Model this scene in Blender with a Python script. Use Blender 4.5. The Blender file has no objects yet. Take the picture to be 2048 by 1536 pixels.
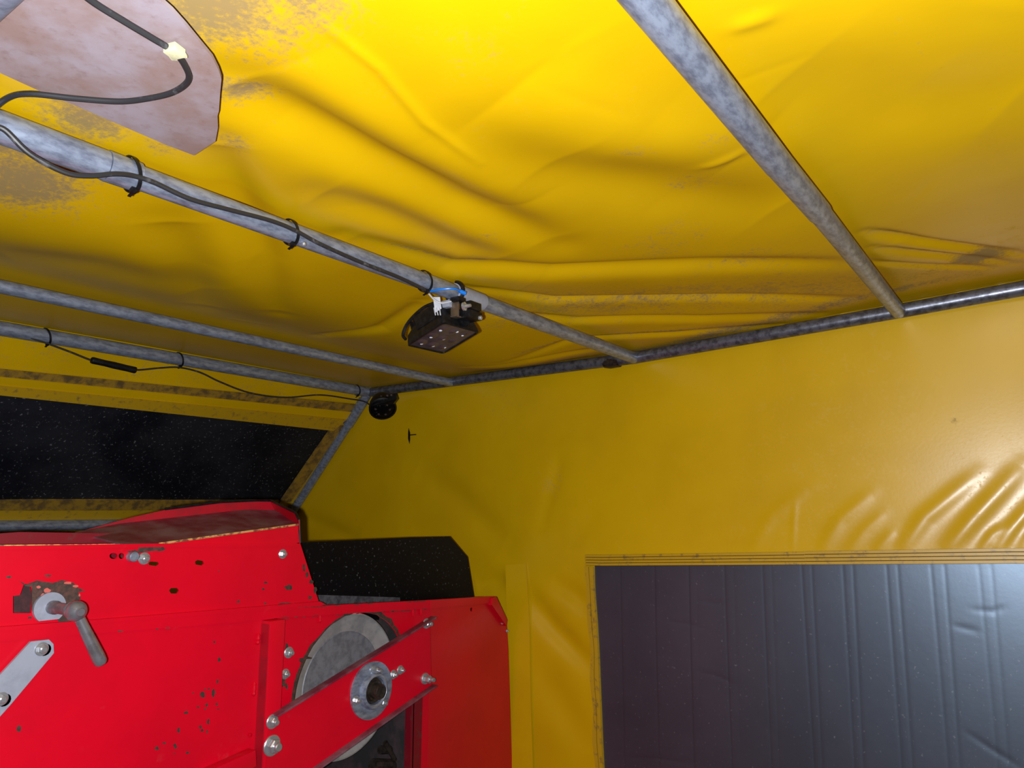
import bpy, bmesh, math, random
import numpy as np
from mathutils import Vector, Matrix
random.seed(7)
S = bpy.context.scene
COL = S.collection

# ------------------------------------------------------------------ camera, light, exposure
YAW, PITCH, F = math.radians(35.5), math.radians(9.6), 1500.0
CAM = Vector((0, 0, 1.6))
FH = Vector((-math.sin(YAW), math.cos(YAW), 0))
FWD = FH * math.cos(PITCH) + Vector((0, 0, math.sin(PITCH)))
RGT = Vector((math.cos(YAW), math.sin(YAW), 0))
UPV = RGT.cross(FWD)
cd = bpy.data.cameras.new('camera'); cam = bpy.data.objects.new('camera', cd); COL.objects.link(cam)
cd.sensor_width = 36.0; cd.lens = F / 2048 * 36.0; cd.clip_start = 0.02
M = Matrix((RGT, UPV, -FWD)).transposed().to_4x4(); M.translation = CAM
cam.matrix_world = M
S.camera = cam
w = bpy.data.worlds.new('world'); S.world = w; w.use_nodes = True
w.node_tree.nodes['Background'].inputs[0].default_value = (0.02, 0.025, 0.04, 1)
w.node_tree.nodes['Background'].inputs[1].default_value = 0.3
ld = bpy.data.lights.new('torch_light', 'SPOT'); ld.energy = 86; ld.spot_size = math.radians(135); ld.spot_blend = 0.6; ld.shadow_soft_size = 0.008
ld.color = (0.94, 0.97, 1.0)
lo = bpy.data.objects.new('torch_light', ld); COL.objects.link(lo)
M2 = M.copy(); M2.translation = CAM + RGT * -0.035 + UPV * -0.012; lo.matrix_world = M2
S.view_settings.view_transform = 'Standard'; S.view_settings.look = 'None'
S.view_settings.gamma = 1; S.view_settings.use_curve_mapping = False
S.view_settings.exposure = 0.35

# ------------------------------------------------------------------ photo pixel -> world helpers
def ray(x, y): return FWD + RGT * ((x - 1024) / F) + UPV * ((768 - y) / F)
def W(x, y, depth): return CAM + ray(x, y) * depth
def hit(x, y, p0, n):
    r = ray(x, y); return CAM + r * ((Vector(p0) - CAM).dot(Vector(n)) / r.dot(Vector(n)))
def PX(x, y, X): return hit(x, y, (X, 0, 0), (1, 0, 0))
def PY(x, y, Y): return hit(x, y, (0, Y, 0), (0, 1, 0))
def PZ(x, y, Z): return hit(x, y, (0, 0, Z), (0, 0, 1))
def depth(p): return (Vector(p) - CAM).dot(FWD)

# ------------------------------------------------------------------ materials
def nodes_of(name):
    m = bpy.data.materials.new(name); m.use_nodes = True
    nt = m.node_tree; return m, nt, nt.nodes['Principled BSDF']
def N(nt, t, **kw):
    n = nt.nodes.new(t)
    for k, v in kw.items():
        if k in n.inputs: n.inputs[k].default_value = v
        else: setattr(n, k, v)
    return n
def noise(nt, scale, detail=4, rough=0.6, vec=None, dist=0.0):
    if vec is None: vec = N(nt, 'ShaderNodeTexCoord').outputs['Object']
    n = N(nt, 'ShaderNodeTexNoise', Scale=scale, Detail=detail, Roughness=rough, Distortion=dist)
    nt.links.new(vec, n.inputs['Vector']); return n.outputs['Fac']
def ramp(nt, fac, lo, hi, a=0.0, b=1.0):
    n = N(nt, 'ShaderNodeMapRange'); n.interpolation_type = 'SMOOTHSTEP'
    n.inputs[1].default_value = lo; n.inputs[2].default_value = hi
    n.inputs[3].default_value = a; n.inputs[4].default_value = b
    nt.links.new(fac, n.inputs[0]); return n.outputs[0]
def mixc(nt, fac, c1, c2):
    n = N(nt, 'ShaderNodeMix', data_type='RGBA')
    if isinstance(fac, float): n.inputs[0].default_value = fac
    else: nt.links.new(fac, n.inputs[0])
    for i, c in ((6, c1), (7, c2)):
        if hasattr(c, 'links'): nt.links.new(c, n.inputs[i])
        else: n.inputs[i].default_value = (*c, 1)
    return n.outputs[2]
def math_n(nt, op, a, b):
    n = N(nt, 'ShaderNodeMath', operation=op)
    for i, c in ((0, a), (1, b)):
        if hasattr(c, 'links'): nt.links.new(c, n.inputs[i])
        else: n.inputs[i].default_value = c
    return n.outputs[0]
def bump(nt, h, strength, dist, b):
    n = N(nt, 'ShaderNodeBump', Strength=strength, Distance=dist)
    nt.links.new(h, n.inputs['Height']); nt.links.new(n.outputs[0], b.inputs['Normal'])
def simple(name, c, rough=0.5, metal=0.0, spec=0.5, c2=None, scale=30, lo=0.4, hi=0.65, bumpk=0.0, coat=0.0, stretch=None):
    m, nt, b = nodes_of(name)
    b.inputs['Roughness'].default_value = rough; b.inputs['Metallic'].default_value = metal
    b.inputs['Specular IOR Level'].default_value = spec; b.inputs['Coat Weight'].default_value = coat
    vec = None
    if stretch:
        mp = N(nt, 'ShaderNodeMapping'); mp.inputs['Scale'].default_value = stretch
        nt.links.new(N(nt, 'ShaderNodeTexCoord').outputs['Object'], mp.inputs[0]); vec = mp.outputs[0]
    if c2:
        nz = noise(nt, scale, 6, 0.65, vec)
        nt.links.new(mixc(nt, ramp(nt, nz, lo, hi), c, c2), b.inputs['Base Color'])
        if bumpk: bump(nt, nz, bumpk, 0.002, b)
    else: b.inputs['Base Color'].default_value = (*c, 1)
    return m

def tarp_mat(name='yellow_tarpaulin', k=1.0, spec=0.45, r0=0.36):
    m, nt, b = nodes_of(name)
    at = N(nt, 'ShaderNodeAttribute', attribute_name='dirt').outputs['Fac']
    n1 = noise(nt, 20, 8, 0.7, dist=0.5); n2 = noise(nt, 130, 5, 0.7)
    comb = math_n(nt, 'ADD', math_n(nt, 'MULTIPLY', n1, 0.45), math_n(nt, 'MULTIPLY', n2, 0.55))
    thr = math_n(nt, 'ADD', comb, math_n(nt, 'MULTIPLY', at, 0.28))
    fac = ramp(nt, thr, 0.59, 0.84, 0.0, 0.75)
    base = mixc(nt, ramp(nt, noise(nt, 3, 3), 0.35, 0.7), (0.62 * k, 0.375 * k, 0.0006), (0.56 * k, 0.333 * k, 0.0005))
    nt.links.new(mixc(nt, fac, base, (0.17, 0.13, 0.095)), b.inputs['Base Color'])
    b.inputs['Specular IOR Level'].default_value = spec
    nt.links.new(ramp(nt, thr, 0.5, 0.8, r0, 0.6), b.inputs['Roughness'])
    bump(nt, noise(nt, 140, 3), 0.08, 0.001, b)
    return m
TARP = tarp_mat()
TARP_GABLE = tarp_mat('smooth_gable_tarpaulin', 0.95, 0.5, 0.31)
HEM = simple('hem_tape', (0.46, 0.275, 0.008), 0.42, c2=(0.19, 0.12, 0.035), scale=60, lo=0.52, hi=0.75)
HEM_DIRTY = simple('grimy_hem_tape', (0.30, 0.175, 0.02), 0.5, c2=(0.11, 0.07, 0.025), scale=35, lo=0.4, hi=0.65)
GALV = simple('galvanised_steel', (0.33, 0.38, 0.50), 0.38, 0.55, c2=(0.16, 0.185, 0.265), scale=120, lo=0.34, hi=0.70, bumpk=0.12, stretch=(1, 0.35, 1))
GALV_DARK = simple('dull_galvanised_steel', (0.16, 0.17, 0.21), 0.34, 0.6, c2=(0.07, 0.07, 0.09), scale=60, bumpk=0.1)
ZINC = simple('zinc_plate', (0.34, 0.365, 0.45), 0.42, 0.25, c2=(0.28, 0.30, 0.38), scale=25)
BOLT = simple('bright_bolt_steel', (0.52, 0.54, 0.58), 0.3, 0.7, c2=(0.30, 0.31, 0.33), scale=120)
def red_mat():
    m, nt, b = nodes_of('red_enamel')
    n1 = noise(nt, 5, 5); n2 = noise(nt, 85, 6, 0.6)
    base = mixc(nt, ramp(nt, n1, 0.35, 0.7), (0.60, 0.0004, 0.014), (0.53, 0.0004, 0.013))
    base = mixc(nt, ramp(nt, noise(nt, 22, 8, 0.7), 0.62, 0.8, 0, 0.25), base, (0.40, 0.06, 0.08))
    nt.links.new(mixc(nt, ramp(nt, n2, 0.745, 0.765), base, (0.06, 0.028, 0.02)), b.inputs['Base Color'])
    b.inputs['Roughness'].default_value = 0.38; b.inputs['Specular IOR Level'].default_value = 0.3
    bump(nt, noise(nt, 120, 2), 0.05, 0.001, b); return m
RED = red_mat()
RED_DUSTY = simple('dusty_red_enamel', (0.13, 0.008, 0.026), 0.5, c2=(0.20, 0.10, 0.125), scale=14, lo=0.35, hi=0.75)
RED_MID = simple('dull_red_primer', (0.36, 0.001, 0.012), 0.5, c2=(0.26, 0.004, 0.014), scale=18)  # darker copy of the red enamel, for chute back and post side
MAROON = simple('dark_maroon_steel', (0.03, 0.006, 0.008), 0.6, c2=(0.06, 0.012, 0.014), scale=60)
RED_DARK = simple('worn_red_enamel', (0.17, 0.002, 0.010), 0.45, c2=(0.10, 0.03, 0.025), scale=40, lo=0.55, hi=0.75)  # worn red, also darkened to carry the hopper wall's shadow
RUST = simple('bare_rust', (0.032, 0.019, 0.016), 0.7, c2=(0.085, 0.034, 0.024), scale=90, bumpk=0.3)
YEDGE = simple('worn_primer_edge', (0.55, 0.30, 0.10), 0.6, c2=(0.16, 0.06, 0.03), scale=90, lo=0.45, hi=0.6)
BLACK = simple('black_plastic', (0.004, 0.004, 0.005), 0.42, spec=0.3, c2=(0.010, 0.010, 0.011), scale=80)
RUBBER = simple('black_cable_rubber', (0.018, 0.018, 0.02), 0.5, c2=(0.10, 0.10, 0.11), scale=45, lo=0.55, hi=0.75)
FLAP = simple('glossy_black_rubber', (0.0025, 0.0025, 0.0035), 0.4, spec=0.12, c2=(0.10, 0.10, 0.11), scale=130, lo=0.60, hi=0.72)
DRUM = simple('pale_drum_metal', (0.30, 0.285, 0.28), 0.5, 0.1, c2=(0.20, 0.195, 0.20), scale=24)
DRUM2 = simple('grey_cast_disc', (0.19, 0.195, 0.22), 0.5, 0.2, c2=(0.13, 0.13, 0.15), scale=60)
SHAFT = simple('oily_brown_steel', (0.07, 0.055, 0.045), 0.3, 0.6, c2=(0.03, 0.022, 0.02), scale=60)
LEVER = simple('burnished_lever_steel', (0.22, 0.215, 0.245), 0.26, 0.55, c2=(0.15, 0.14, 0.155), scale=50)
CREAM = simple('cream_tape', (0.60, 0.56, 0.33), 0.6, c2=(0.45, 0.43, 0.28), scale=60)
WHITE = simple('white_plastic', (0.52, 0.54, 0.60), 0.45, c2=(0.44, 0.46, 0.52), scale=60)
BLUE = simple('blue_wire', (0.005, 0.16, 0.62), 0.35)
BRONZE = simple('bronze_bracket', (0.22, 0.16, 0.11), 0.3, 0.7)
LENS = simple('dark_lamp_lens', (0.045, 0.034, 0.040), 0.12, 0.0, spec=0.3, c2=(0.065, 0.048, 0.053), scale=40)
GLINT = simple('led_reflector', (0.62, 0.68, 0.80), 0.2, 0.0)  # pale even colour for highlights painted on the square lamp's lens
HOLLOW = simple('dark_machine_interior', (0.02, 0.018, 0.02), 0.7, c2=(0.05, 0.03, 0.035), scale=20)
FLOOR = simple('grey_boards', (0.12, 0.11, 0.10), 0.8, c2=(0.07, 0.065, 0.06), scale=8)
def board_mat():
    m, nt, b = nodes_of('dusty_brown_board')
    n1 = noise(nt, 11, 6, 0.6); n2 = noise(nt, 70, 7, 0.7)
    base = mixc(nt, ramp(nt, n1, 0.35, 0.68), (0.235, 0.155, 0.14), (0.29, 0.245, 0.28))
    base = mixc(nt, ramp(nt, n2, 0.5, 0.75, 0, 0.45), base, (0.16, 0.085, 0.065))
    nt.links.new(base, b.inputs['Base Color']); b.inputs['Roughness'].default_value = 0.7
    bump(nt, n2, 0.2, 0.001, b); return m
BOARD = board_mat()
def vinyl_mat(name, c1, c2, rough, spk, spec):
    m, nt, b = nodes_of(name)
    at = N(nt, 'ShaderNodeAttribute', attribute_name='dirt').outputs['Fac']
    base = mixc(nt, ramp(nt, noise(nt, 4, 6, 0.65), 0.35, 0.7), c1, c2)
    base = mixc(nt, ramp(nt, noise(nt, 130, 5, 0.6), spk, spk + 0.05, 0, 0.8), base, (0.13, 0.13, 0.15))
    base = mixc(nt, ramp(nt, at, 0.0, 1.0, 0.0, 0.8), base, (0.012, 0.012, 0.016))
    nt.links.new(base, b.inputs['Base Color']); b.inputs['Roughness'].default_value = rough
    b.inputs['Specular IOR Level'].default_value = spec; b.inputs['IOR'].default_value = 1.65; b.inputs['Specular Tint'].default_value = (0.58, 0.76, 1.0, 1)
    bump(nt, noise(nt, 25, 5), 0.06, 0.003, b); return m
VINYL = vinyl_mat('smoky_grey_vinyl', (0.028, 0.027, 0.037), (0.038, 0.036, 0.048), 0.385, 0.64, 1.0)
VINYL2 = vinyl_mat('near_black_vinyl', (0.004, 0.004, 0.007), (0.016, 0.016, 0.021), 0.6, 0.62, 0.15)

# ------------------------------------------------------------------ object helpers
def link(name, me, mat, parent=None, loc=None):
    o = bpy.data.objects.new(name, me); COL.objects.link(o)
    if mat and not me.materials: me.materials.append(mat)
    if parent:
        o.parent = parent
    if loc is not None: o.location = loc
    return o
def rootloc(p):
    l = Vector((0, 0, 0))
    while p: l += p.location; p = p.parent
    return l
def fin(name, bm, mat, parent=None, sharp=35, recalc=True, origin=None):
    """link a bmesh built in world coordinates as one object"""
    if recalc: bmesh.ops.recalc_face_normals(bm, faces=bm.faces)
    if parent: off = rootloc(parent)
    else: off = origin if origin is not None else sum((v.co for v in bm.verts), Vector()) / len(bm.verts)
    bmesh.ops.translate(bm, verts=bm.verts, vec=-off)
    me = bpy.data.meshes.new(name); bm.to_mesh(me); bm.free()
    me.polygons.foreach_set('use_smooth', [True] * len(me.polygons))
    me.set_sharp_from_angle(angle=math.radians(sharp))
    o = link(name, me, mat, parent)
    if not parent: o.location = off
    return o
def tag(o, label=None, cat=None, group=None, kind=None):
    for k, v in (('label', label), ('category', cat), ('group', group), ('kind', kind)):
        if v: o[k] = v
    return o
def empty(name, loc, label, cat, group=None):
    o = bpy.data.objects.new(name, None); COL.objects.link(o); o.location = loc; o.empty_display_size = 0.05
    return tag(o, label, cat, group)
def frame_of(d):
    d = Vector(d).normalized(); a = Vector((0, 0, 1)) if abs(d.z) < 0.9 else Vector((1, 0, 0))
    u = d.cross(a).normalized(); return u, d.cross(u), d
def tube(bm, pts, r, seg=12, cap=True):
    pts = [Vector(p) for p in pts]; rs = r if isinstance(r, (list, tuple)) else [r] * len(pts)
    rings = []; u = None
    for i, p in enumerate(pts):
        t = (pts[min(i + 1, len(pts) - 1)] - pts[max(i - 1, 0)]).normalized()
        if u is None: u = frame_of(t)[0]
        else: u = (u - t * u.dot(t)).normalized()
        v = t.cross(u)
        rings.append([bm.verts.new(p + (u * math.cos(2 * math.pi * k / seg) + v * math.sin(2 * math.pi * k / seg)) * rs[i]) for k in range(seg)])
    for a, b in zip(rings, rings[1:]):
        for k in range(seg): bm.faces.new((a[k], a[(k + 1) % seg], b[(k + 1) % seg], b[k]))
    if cap: bm.faces.new(rings[0][::-1]); bm.faces.new(rings[-1])
def smooth(pts, n=6):
    pts = [Vector(p) for p in pts]; out = []
    P = [2 * pts[0] - pts[1]] + pts + [2 * pts[-1] - pts[-2]]
    for i in range(1, len(P) - 2):
        a, b, c, d = P[i - 1:i + 3]
        for k in range(n):
            t = k / n
            out.append(0.5 * ((2 * b) + (c - a) * t + (2 * a - 5 * b + 4 * c - d) * t * t + (3 * b - a - 3 * c + d) * t ** 3))
    return out + [pts[-1]]
def lathe(bm, prof, c, axis, seg=32, cap=True):
    u, v, d = frame_of(axis); c = Vector(c)
    rings = [[bm.verts.new(c + d * h + (u * math.cos(2 * math.pi * k / seg) + v * math.sin(2 * math.pi * k / seg)) * r) for k in range(seg)] for r, h in prof]
    for a, b in zip(rings, rings[1:]):
        for k in range(seg): bm.faces.new((a[k], a[(k + 1) % seg], b[(k + 1) % seg], b[k]))
    if cap: bm.faces.new(rings[0][::-1]); bm.faces.new(rings[-1])
def box(bm, c, ux, uy, uz, sx, sy, sz, bev=0.0):
    c = Vector(c); ux, uy, uz = (Vector(a).normalized() for a in (ux, uy, uz)); vs = {}
    for i in (-1, 1):
        for j in (-1, 1):
            for k in (-1, 1): vs[i, j, k] = bm.verts.new(c + ux * (i * sx / 2) + uy * (j * sy / 2) + uz * (k * sz / 2))
    fs = []
    for q in (((-1,-1,-1),(-1,-1,1),(-1,1,1),(-1,1,-1)), ((1,-1,-1),(1,1,-1),(1,1,1),(1,-1,1)), ((-1,-1,-1),(1,-1,-1),(1,-1,1),(-1,-1,1)),
              ((-1,1,-1),(-1,1,1),(1,1,1),(1,1,-1)), ((-1,-1,-1),(-1,1,-1),(1,1,-1),(1,-1,-1)), ((-1,-1,1),(1,-1,1),(1,1,1),(-1,1,1))):
        fs.append(bm.faces.new([vs[k] for k in q]))
    if bev:
        es = {e for f in fs for e in f.edges}
        bmesh.ops.bevel(bm, geom=list(es), offset=bev, segments=2, profile=0.6, affect='EDGES')
def prism(bm, pts, vec):
    """closed prism: polygon pts extruded by vec"""
    a = [bm.verts.new(Vector(p)) for p in pts]; b = [bm.verts.new(Vector(p) + Vector(vec)) for p in pts]
    n = len(a); bm.faces.new(a); bm.faces.new(b[::-1])
    for i in range(n): bm.faces.new((a[i], b[i], b[(i + 1) % n], a[(i + 1) % n]))
def plate(outline, holes, o, u, v, t):
    """sheet with real holes; outline and holes are world points on the plane (o,u,v); front face on the plane"""
    o, u, v = Vector(o), Vector(u).normalized(), Vector(v).normalized(); n = u.cross(v)
    cu = bpy.data.curves.new('t', 'CURVE'); cu.dimensions = '2D'; cu.fill_mode = 'BOTH'; cu.extrude = t / 2
    for loop in [outline] + list(holes):
        sp = cu.splines.new('POLY'); sp.points.add(len(loop) - 1); sp.use_cyclic_u = True
        for q, p in zip(sp.points, loop):
            d = Vector(p) - o; q.co = (d.dot(u), d.dot(v), 0, 1)
    ob = bpy.data.objects.new('t', cu); COL.objects.link(ob)
    dg = bpy.context.evaluated_depsgraph_get(); dg.update()
    me = bpy.data.meshes.new_from_object(ob.evaluated_get(dg))
    bm = bmesh.new(); bm.from_mesh(me)
    bpy.data.objects.remove(ob); bpy.data.curves.remove(cu); bpy.data.meshes.remove(me)
    bmesh.ops.remove_doubles(bm, verts=bm.verts, dist=1e-6)
    for q in bm.verts: q.co = o + u * q.co.x + v * q.co.y + n * (q.co.z - t / 2)
    return bm
def circle(c, u, v, r, n=40, jit=0.0):
    return [Vector(c) + (Vector(u) * math.cos(2 * math.pi * k / n) + Vector(v) * math.sin(2 * math.pi * k / n)) * (r + random.uniform(-jit, jit)) for k in range(n)]
def grid(name, P, mat, dirt=None, parent=None, flip=False, thick=0.0):
    """P: (nu,nv,3) numpy array -> smooth sheet"""
    nu, nv = P.shape[:2]; off = P.reshape(-1, 3).mean(0)
    if parent: off = np.array(rootloc(parent))
    me = bpy.data.meshes.new(name)
    idx = np.arange(nu * nv).reshape(nu, nv)
    q = np.stack([idx[:-1, :-1], idx[1:, :-1], idx[1:, 1:], idx[:-1, 1:]], -1).reshape(-1, 4)
    if flip: q = q[:, ::-1]
    me.vertices.add(nu * nv); me.vertices.foreach_set('co', (P.reshape(-1, 3) - off).astype(np.float32).ravel())
    me.loops.add(q.size); me.loops.foreach_set('vertex_index', q.astype(np.int32).ravel())
    me.polygons.add(len(q)); me.polygons.foreach_set('loop_start', np.arange(0, q.size, 4, dtype=np.int32))
    me.polygons.foreach_set('use_smooth', np.ones(len(q), bool))
    me.update(calc_edges=True); me.validate()
    if dirt is not None:
        a = me.attributes.new('dirt', 'FLOAT', 'POINT'); a.data.foreach_set('value', dirt.astype(np.float32).ravel())
    o = link(name, me, mat, parent)
    if not parent: o.location = Vector(off)
    if thick:
        md = o.modifiers.new('cloth_thickness', 'SOLIDIFY'); md.thickness = thick; md.offset = -1
    return o
def seg_dist(A, B, poly):
    """distance and parameter (0..1) of points (A,B) to a 2D polyline"""
    best = np.full(A.shape, 1e9); tb = np.zeros(A.shape); sg = np.zeros(A.shape)
    n = len(poly) - 1
    for i in range(n):
        x0, y0 = poly[i]; x1, y1 = poly[i + 1]; dx, dy = x1 - x0, y1 - y0
        L = math.hypot(dx, dy); t = np.clip(((A - x0) * dx + (B - y0) * dy) / (L * L), 0, 1)
        d = np.hypot(A - x0 - t * dx, B - y0 - t * dy); mk = d < best
        sg = np.where(mk, np.sign((A - x0) * dy - (B - y0) * dx), sg)
        best = np.where(mk, d, best); tb = np.where(mk, (i + t) / n, tb)
    return best, tb, sg
def ridge(A, B, poly, wd, amp):
    d, t, _ = seg_dist(A, B, poly)
    return amp * np.exp(-(d / wd) ** 2) * np.clip(np.sin(np.pi * np.clip(t, 0.02, 0.98)), 0, 1) ** 0.5
def blobs(A, B, spots):
    D = np.zeros(A.shape)
    for x, y, r, k in spots: D = np.maximum(D, k * np.exp(-((A - x) ** 2 + (B - y) ** 2) / (r * r)))
    return D
def strip(name, A, B, lift, mat, parent, grooves=0, depthk=0.0012):
    """raised tape between polylines A and B (same length), lifted along lift"""
    bm = bmesh.new(); lift = Vector(lift); k = 2 + grooves * 3; rows = []
    ts = [0.0] + [x for g in range(grooves) for x in ((g + 0.8) / grooves, (g + 0.9) / grooves, (g + 1.0) / grooves)][:-1] + [1.0] if grooves else [0.0, 1.0]
    if grooves: ts = ts[:-2] + [1.0]
    for a, b in zip(A, B):
        a, b = Vector(a), Vector(b)
        row = [bm.verts.new(a)]
        for i, t in enumerate(ts):
            dip = 1.0 - (0.75 if (grooves and i % 3 == 2) else 0)
            row.append(bm.verts.new(a.lerp(b, t) + lift * dip))
        row.append(bm.verts.new(b)); rows.append(row)
    for r0, r1 in zip(rows, rows[1:]):
        for i in range(len(r0) - 1): bm.faces.new((r0[i], r0[i + 1], r1[i + 1], r1[i]))
    return fin(name, bm, mat, parent, sharp=30)

# ------------------------------------------------------------------ the tent cloth
YG = 1.921                                     # gable cloth
def rail_z(x): return np.interp(x, [-2.1, -0.927, -0.25, 0.0, 1.7], [2.024, 2.028, 2.058, 2.071, 2.14])
SL = 0.391 / 0.413                            # slope of the eave panel
XL0, ZK = -2.452, 1.54                        # knee of the left wall
def to2(pts, Z=2.06): return [(p.x, p.y) for p in (PZ(x, y, Z) for x, y in pts)]
def togab(pts): return [(p.x, p.z) for p in (PY(x, y, YG) for x, y in pts)]

xs = np.concatenate([np.linspace(-1.988, 0.25, 520), np.linspace(0.27, 1.7, 40)])
ys = np.concatenate([np.linspace(-1.6, 0.1, 40), np.linspace(0.105, 1.94, 420)])
X, Y = np.meshgrid(xs, ys, indexing='ij')
edge = np.clip((Y - 1.70) / 0.2, 0, 1)
Z = rail_z(X) + 0.0215 + 0.003 * (1 + np.sin(X * 7 + 1) * np.sin(Y * 4)) * (1 - edge)
sag = np.where((X > -1.60) & (X < -0.93), np.sin(np.pi * np.clip((X + 1.60) / 0.67, 0, 1)) ** 2, 0)
Z -= 0.030 * sag * (1 - edge ** 2)
Z -= 0.003 * np.clip((-1.6 - X) / 0.35, 0, 1)
Z += ridge(X, Y, to2([(860,560),(1000,600),(1300,615),(1800,600),(2100,560)]), 0.14, 0.012)
for poly, wd, amp in (
    ([(470,175),(600,250),(760,335),(900,405),(1110,495)], 0.050, 0.0185),
    ([(640,385),(760,430),(900,490),(1000,520)], 0.042, 0.0095),
    ([(640,60),(760,150),(850,250),(960,330)], 0.007, -0.0016),
    ([(560,130),(800,300),(1050,420)], 0.06, -0.008),
    ([(430,290),(470,380),(530,500),(560,600)], 0.036, 0.013),
    ([(340,420),(385,500),(410,600)], 0.045, 0.010),
    ([(840,590),(760,630),(640,660)], 0.022, 0.008),
    ([(690,465),(900,530),(1100,545),(1400,545),(1700,550)], 0.034, 0.0125),
    ([(930,572),(1100,604),(1400,612),(1700,618)], 0.020, 0.009),
    ([(970,620),(1150,640),(1400,645),(1640,640)], 0.020, 0.008),
    ([(1000,700),(1150,672),(1350,668),(1560,655)], 0.016, 0.006),
    ([(930,720),(1050,700),(1200,690)], 0.02, 0.006),
    ([(1740,490),(1850,515),(2048,548)], 0.016, 0.007),
    ([(1750,520),(1900,545),(2030,565)], 0.014, 0.005),
    ([(1720,545),(1880,565),(1990,572)], 0.012, 0.004),
    ([(1000,200),(1250,300),(1500,330)], 0.09, -0.010),
    ([(1100,330),(1350,420),(1560,450)], 0.08, 0.010),
    ([(1560,200),(1800,260),(2048,250)], 0.09, 0.006),
    ([(0,480),(200,500),(420,560)], 0.09, 0.007),
    ([(1460,100),(1560,75)], 0.012, -0.002), ([(1400,360),(1510,320)], 0.012, -0.002)):
    Z += ridge(X, Y, to2(poly), wd, amp * 1.6)
rng = np.random.default_rng(3)
for _ in range(40):
    x0, y0, a = rng.uniform(-1.9, 0.2), rng.uniform(0.1, 1.85), rng.uniform(0, 3.14)
    L = rng.uniform(0.05, 0.16)
    Z += ridge(X, Y, [(x0, y0), (x0 + L * math.cos(a), y0 + L * math.sin(a))], rng.uniform(0.006, 0.014), rng.uniform(-0.0008, 0.0008))
sp = []
for x, y, r, k in ((440,20,.075,1.0),(380,60,.05,.8),(600,10,.05,.8),(480,200,.035,.8),(470,290,.03,.5),(170,235,.06,.8),(40,330,.09,1.0),(20,270,.05,.9),(330,290,.03,.6),(1390,405,.05,.85),(1275,315,.025,.7),
                   (930,130,.04,.6),(860,90,.02,.6),(1450,300,.03,.6),(1330,500,.09,.7),(1500,540,.10,.75),(1560,620,.10,.75),(1100,590,.06,.5),(980,480,.04,.6),(1960,550,.05,1.3),(1250,670,.06,.6),(1000,720,.07,.7),(700,490,.06,.5),(880,520,.05,.6)):
    p = PZ(x, y, 2.06); sp.append((p.x, p.y, r, k * (0.6 if x > 650 and x < 1900 else 1.3)))
D = blobs(X, Y, sp)
D = np.maximum(D, ridge(X, Y, to2([(800,640),(1000,620),(1300,610),(1700,600),(2100,545)]), 0.15, 0.62))
for poly, wd in (([(690,465),(900,525),(1100,540),(1400,538),(1700,545)], .012), ([(930,566),(1100,598),(1400,606),(1700,612)], .012), ([(970,614),(1150,636),(1400,640),(1640,636)], .012), ([(1000,690),(1150,668),(1350,662),(1560,650)], .012), ([(1740,484),(1850,510),(2048,544)], .010), ([(1750,516),(1900,541),(2030,561)], .010), ([(950,740),(1300,692),(1750,612),(2040,566)], .035)):
    D = np.maximum(D, ridge(X, Y, to2(poly), wd, 0.95))
tag(grid('ceiling', np.stack([X, Y, Z], -1), TARP, D, flip=True), kind='structure')

# gable wall
tt = np.linspace(0, 1, 620); zz = np.concatenate([np.linspace(0, 0.8, 12), np.linspace(0.81, 2.10, 330)])
T, ZZ = np.meshgrid(tt, zz, indexing='ij')
xl = np.where(ZZ > ZK, np.minimum(-1.9948 - (2.05 - ZZ) * SL, -1.990), -2.478)
T2 = np.where(T < 0.85, T / 0.85 * 0.66, 0.66 + (T - 0.85) / 0.15 * 0.34)
X = xl + (1.7 - xl) * T2
Z = np.minimum(ZZ, rail_z(X) + 0.024)
Y = np.full(X.shape, YG) + 0.0015 * np.sin(X * 5) * np.sin(Z * 4)
for poly, wd, amp in (
    ([(830,930),(920,1000),(1010,1090)], 0.05, 0.010), ([(600,1035),(660,1060),(720,1085)], 0.035, 0.012),
    ([(1050,1185),(1110,1260),(1200,1350)], 0.035, 0.012), ([(1100,1160),(1150,1190),(1180,1220)], 0.03, 0.006),
    ([(1075,1330),(1130,1420),(1180,1500)], 0.05, 0.008), ([(1080,1060),(1110,960),(1120,900)], 0.025, 0.004),
    ([(1140,1110),(1160,1060),(1200,1020)], 0.03, 0.003),
    ([(950,1172),(985,1163),(1012,1160)], 0.03, 0.010),
    ([(1500,1105),(1545,1030),(1620,975)], 0.018, -0.0022), ([(1640,1105),(1680,1040),(1745,985)], 0.016, -0.0030),
    ([(1695,1105),(1730,1060),(1770,1025)], 0.012, -0.0018), ([(1750,1105),(1790,1060)], 0.012, -0.002),
    ([(1800,1105),(1850,1035),(1960,945)], 0.017, -0.0042), ([(1890,1105),(1945,1040),(2048,930)], 0.018, -0.0055),
    ([(1960,1105),(1985,1070),(2010,1050)], 0.010, -0.003), ([(1990,1105),(2030,1050),(2080,990)], 0.013, -0.0045),
    ([(2040,1105),(2080,1050),(2150,1000)], 0.015, -0.0045), ([(1585,1100),(1588,1040),(1592,1000)], 0.006, -0.0012)):
    Y += ridge(X, Z, togab(poly), wd, amp)
D = blobs(X, Z, [(*[(p.x, p.z) for p in (PY(a, b, YG),)][0], r, k) for a, b, r, k in ((1100,960,.05,.35),(1000,800,.1,.3),(1910,840,.01,.9))])
gab = tag(grid('wall_front', np.stack([X, Y, Z], -1), TARP_GABLE, D), kind='structure')

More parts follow.
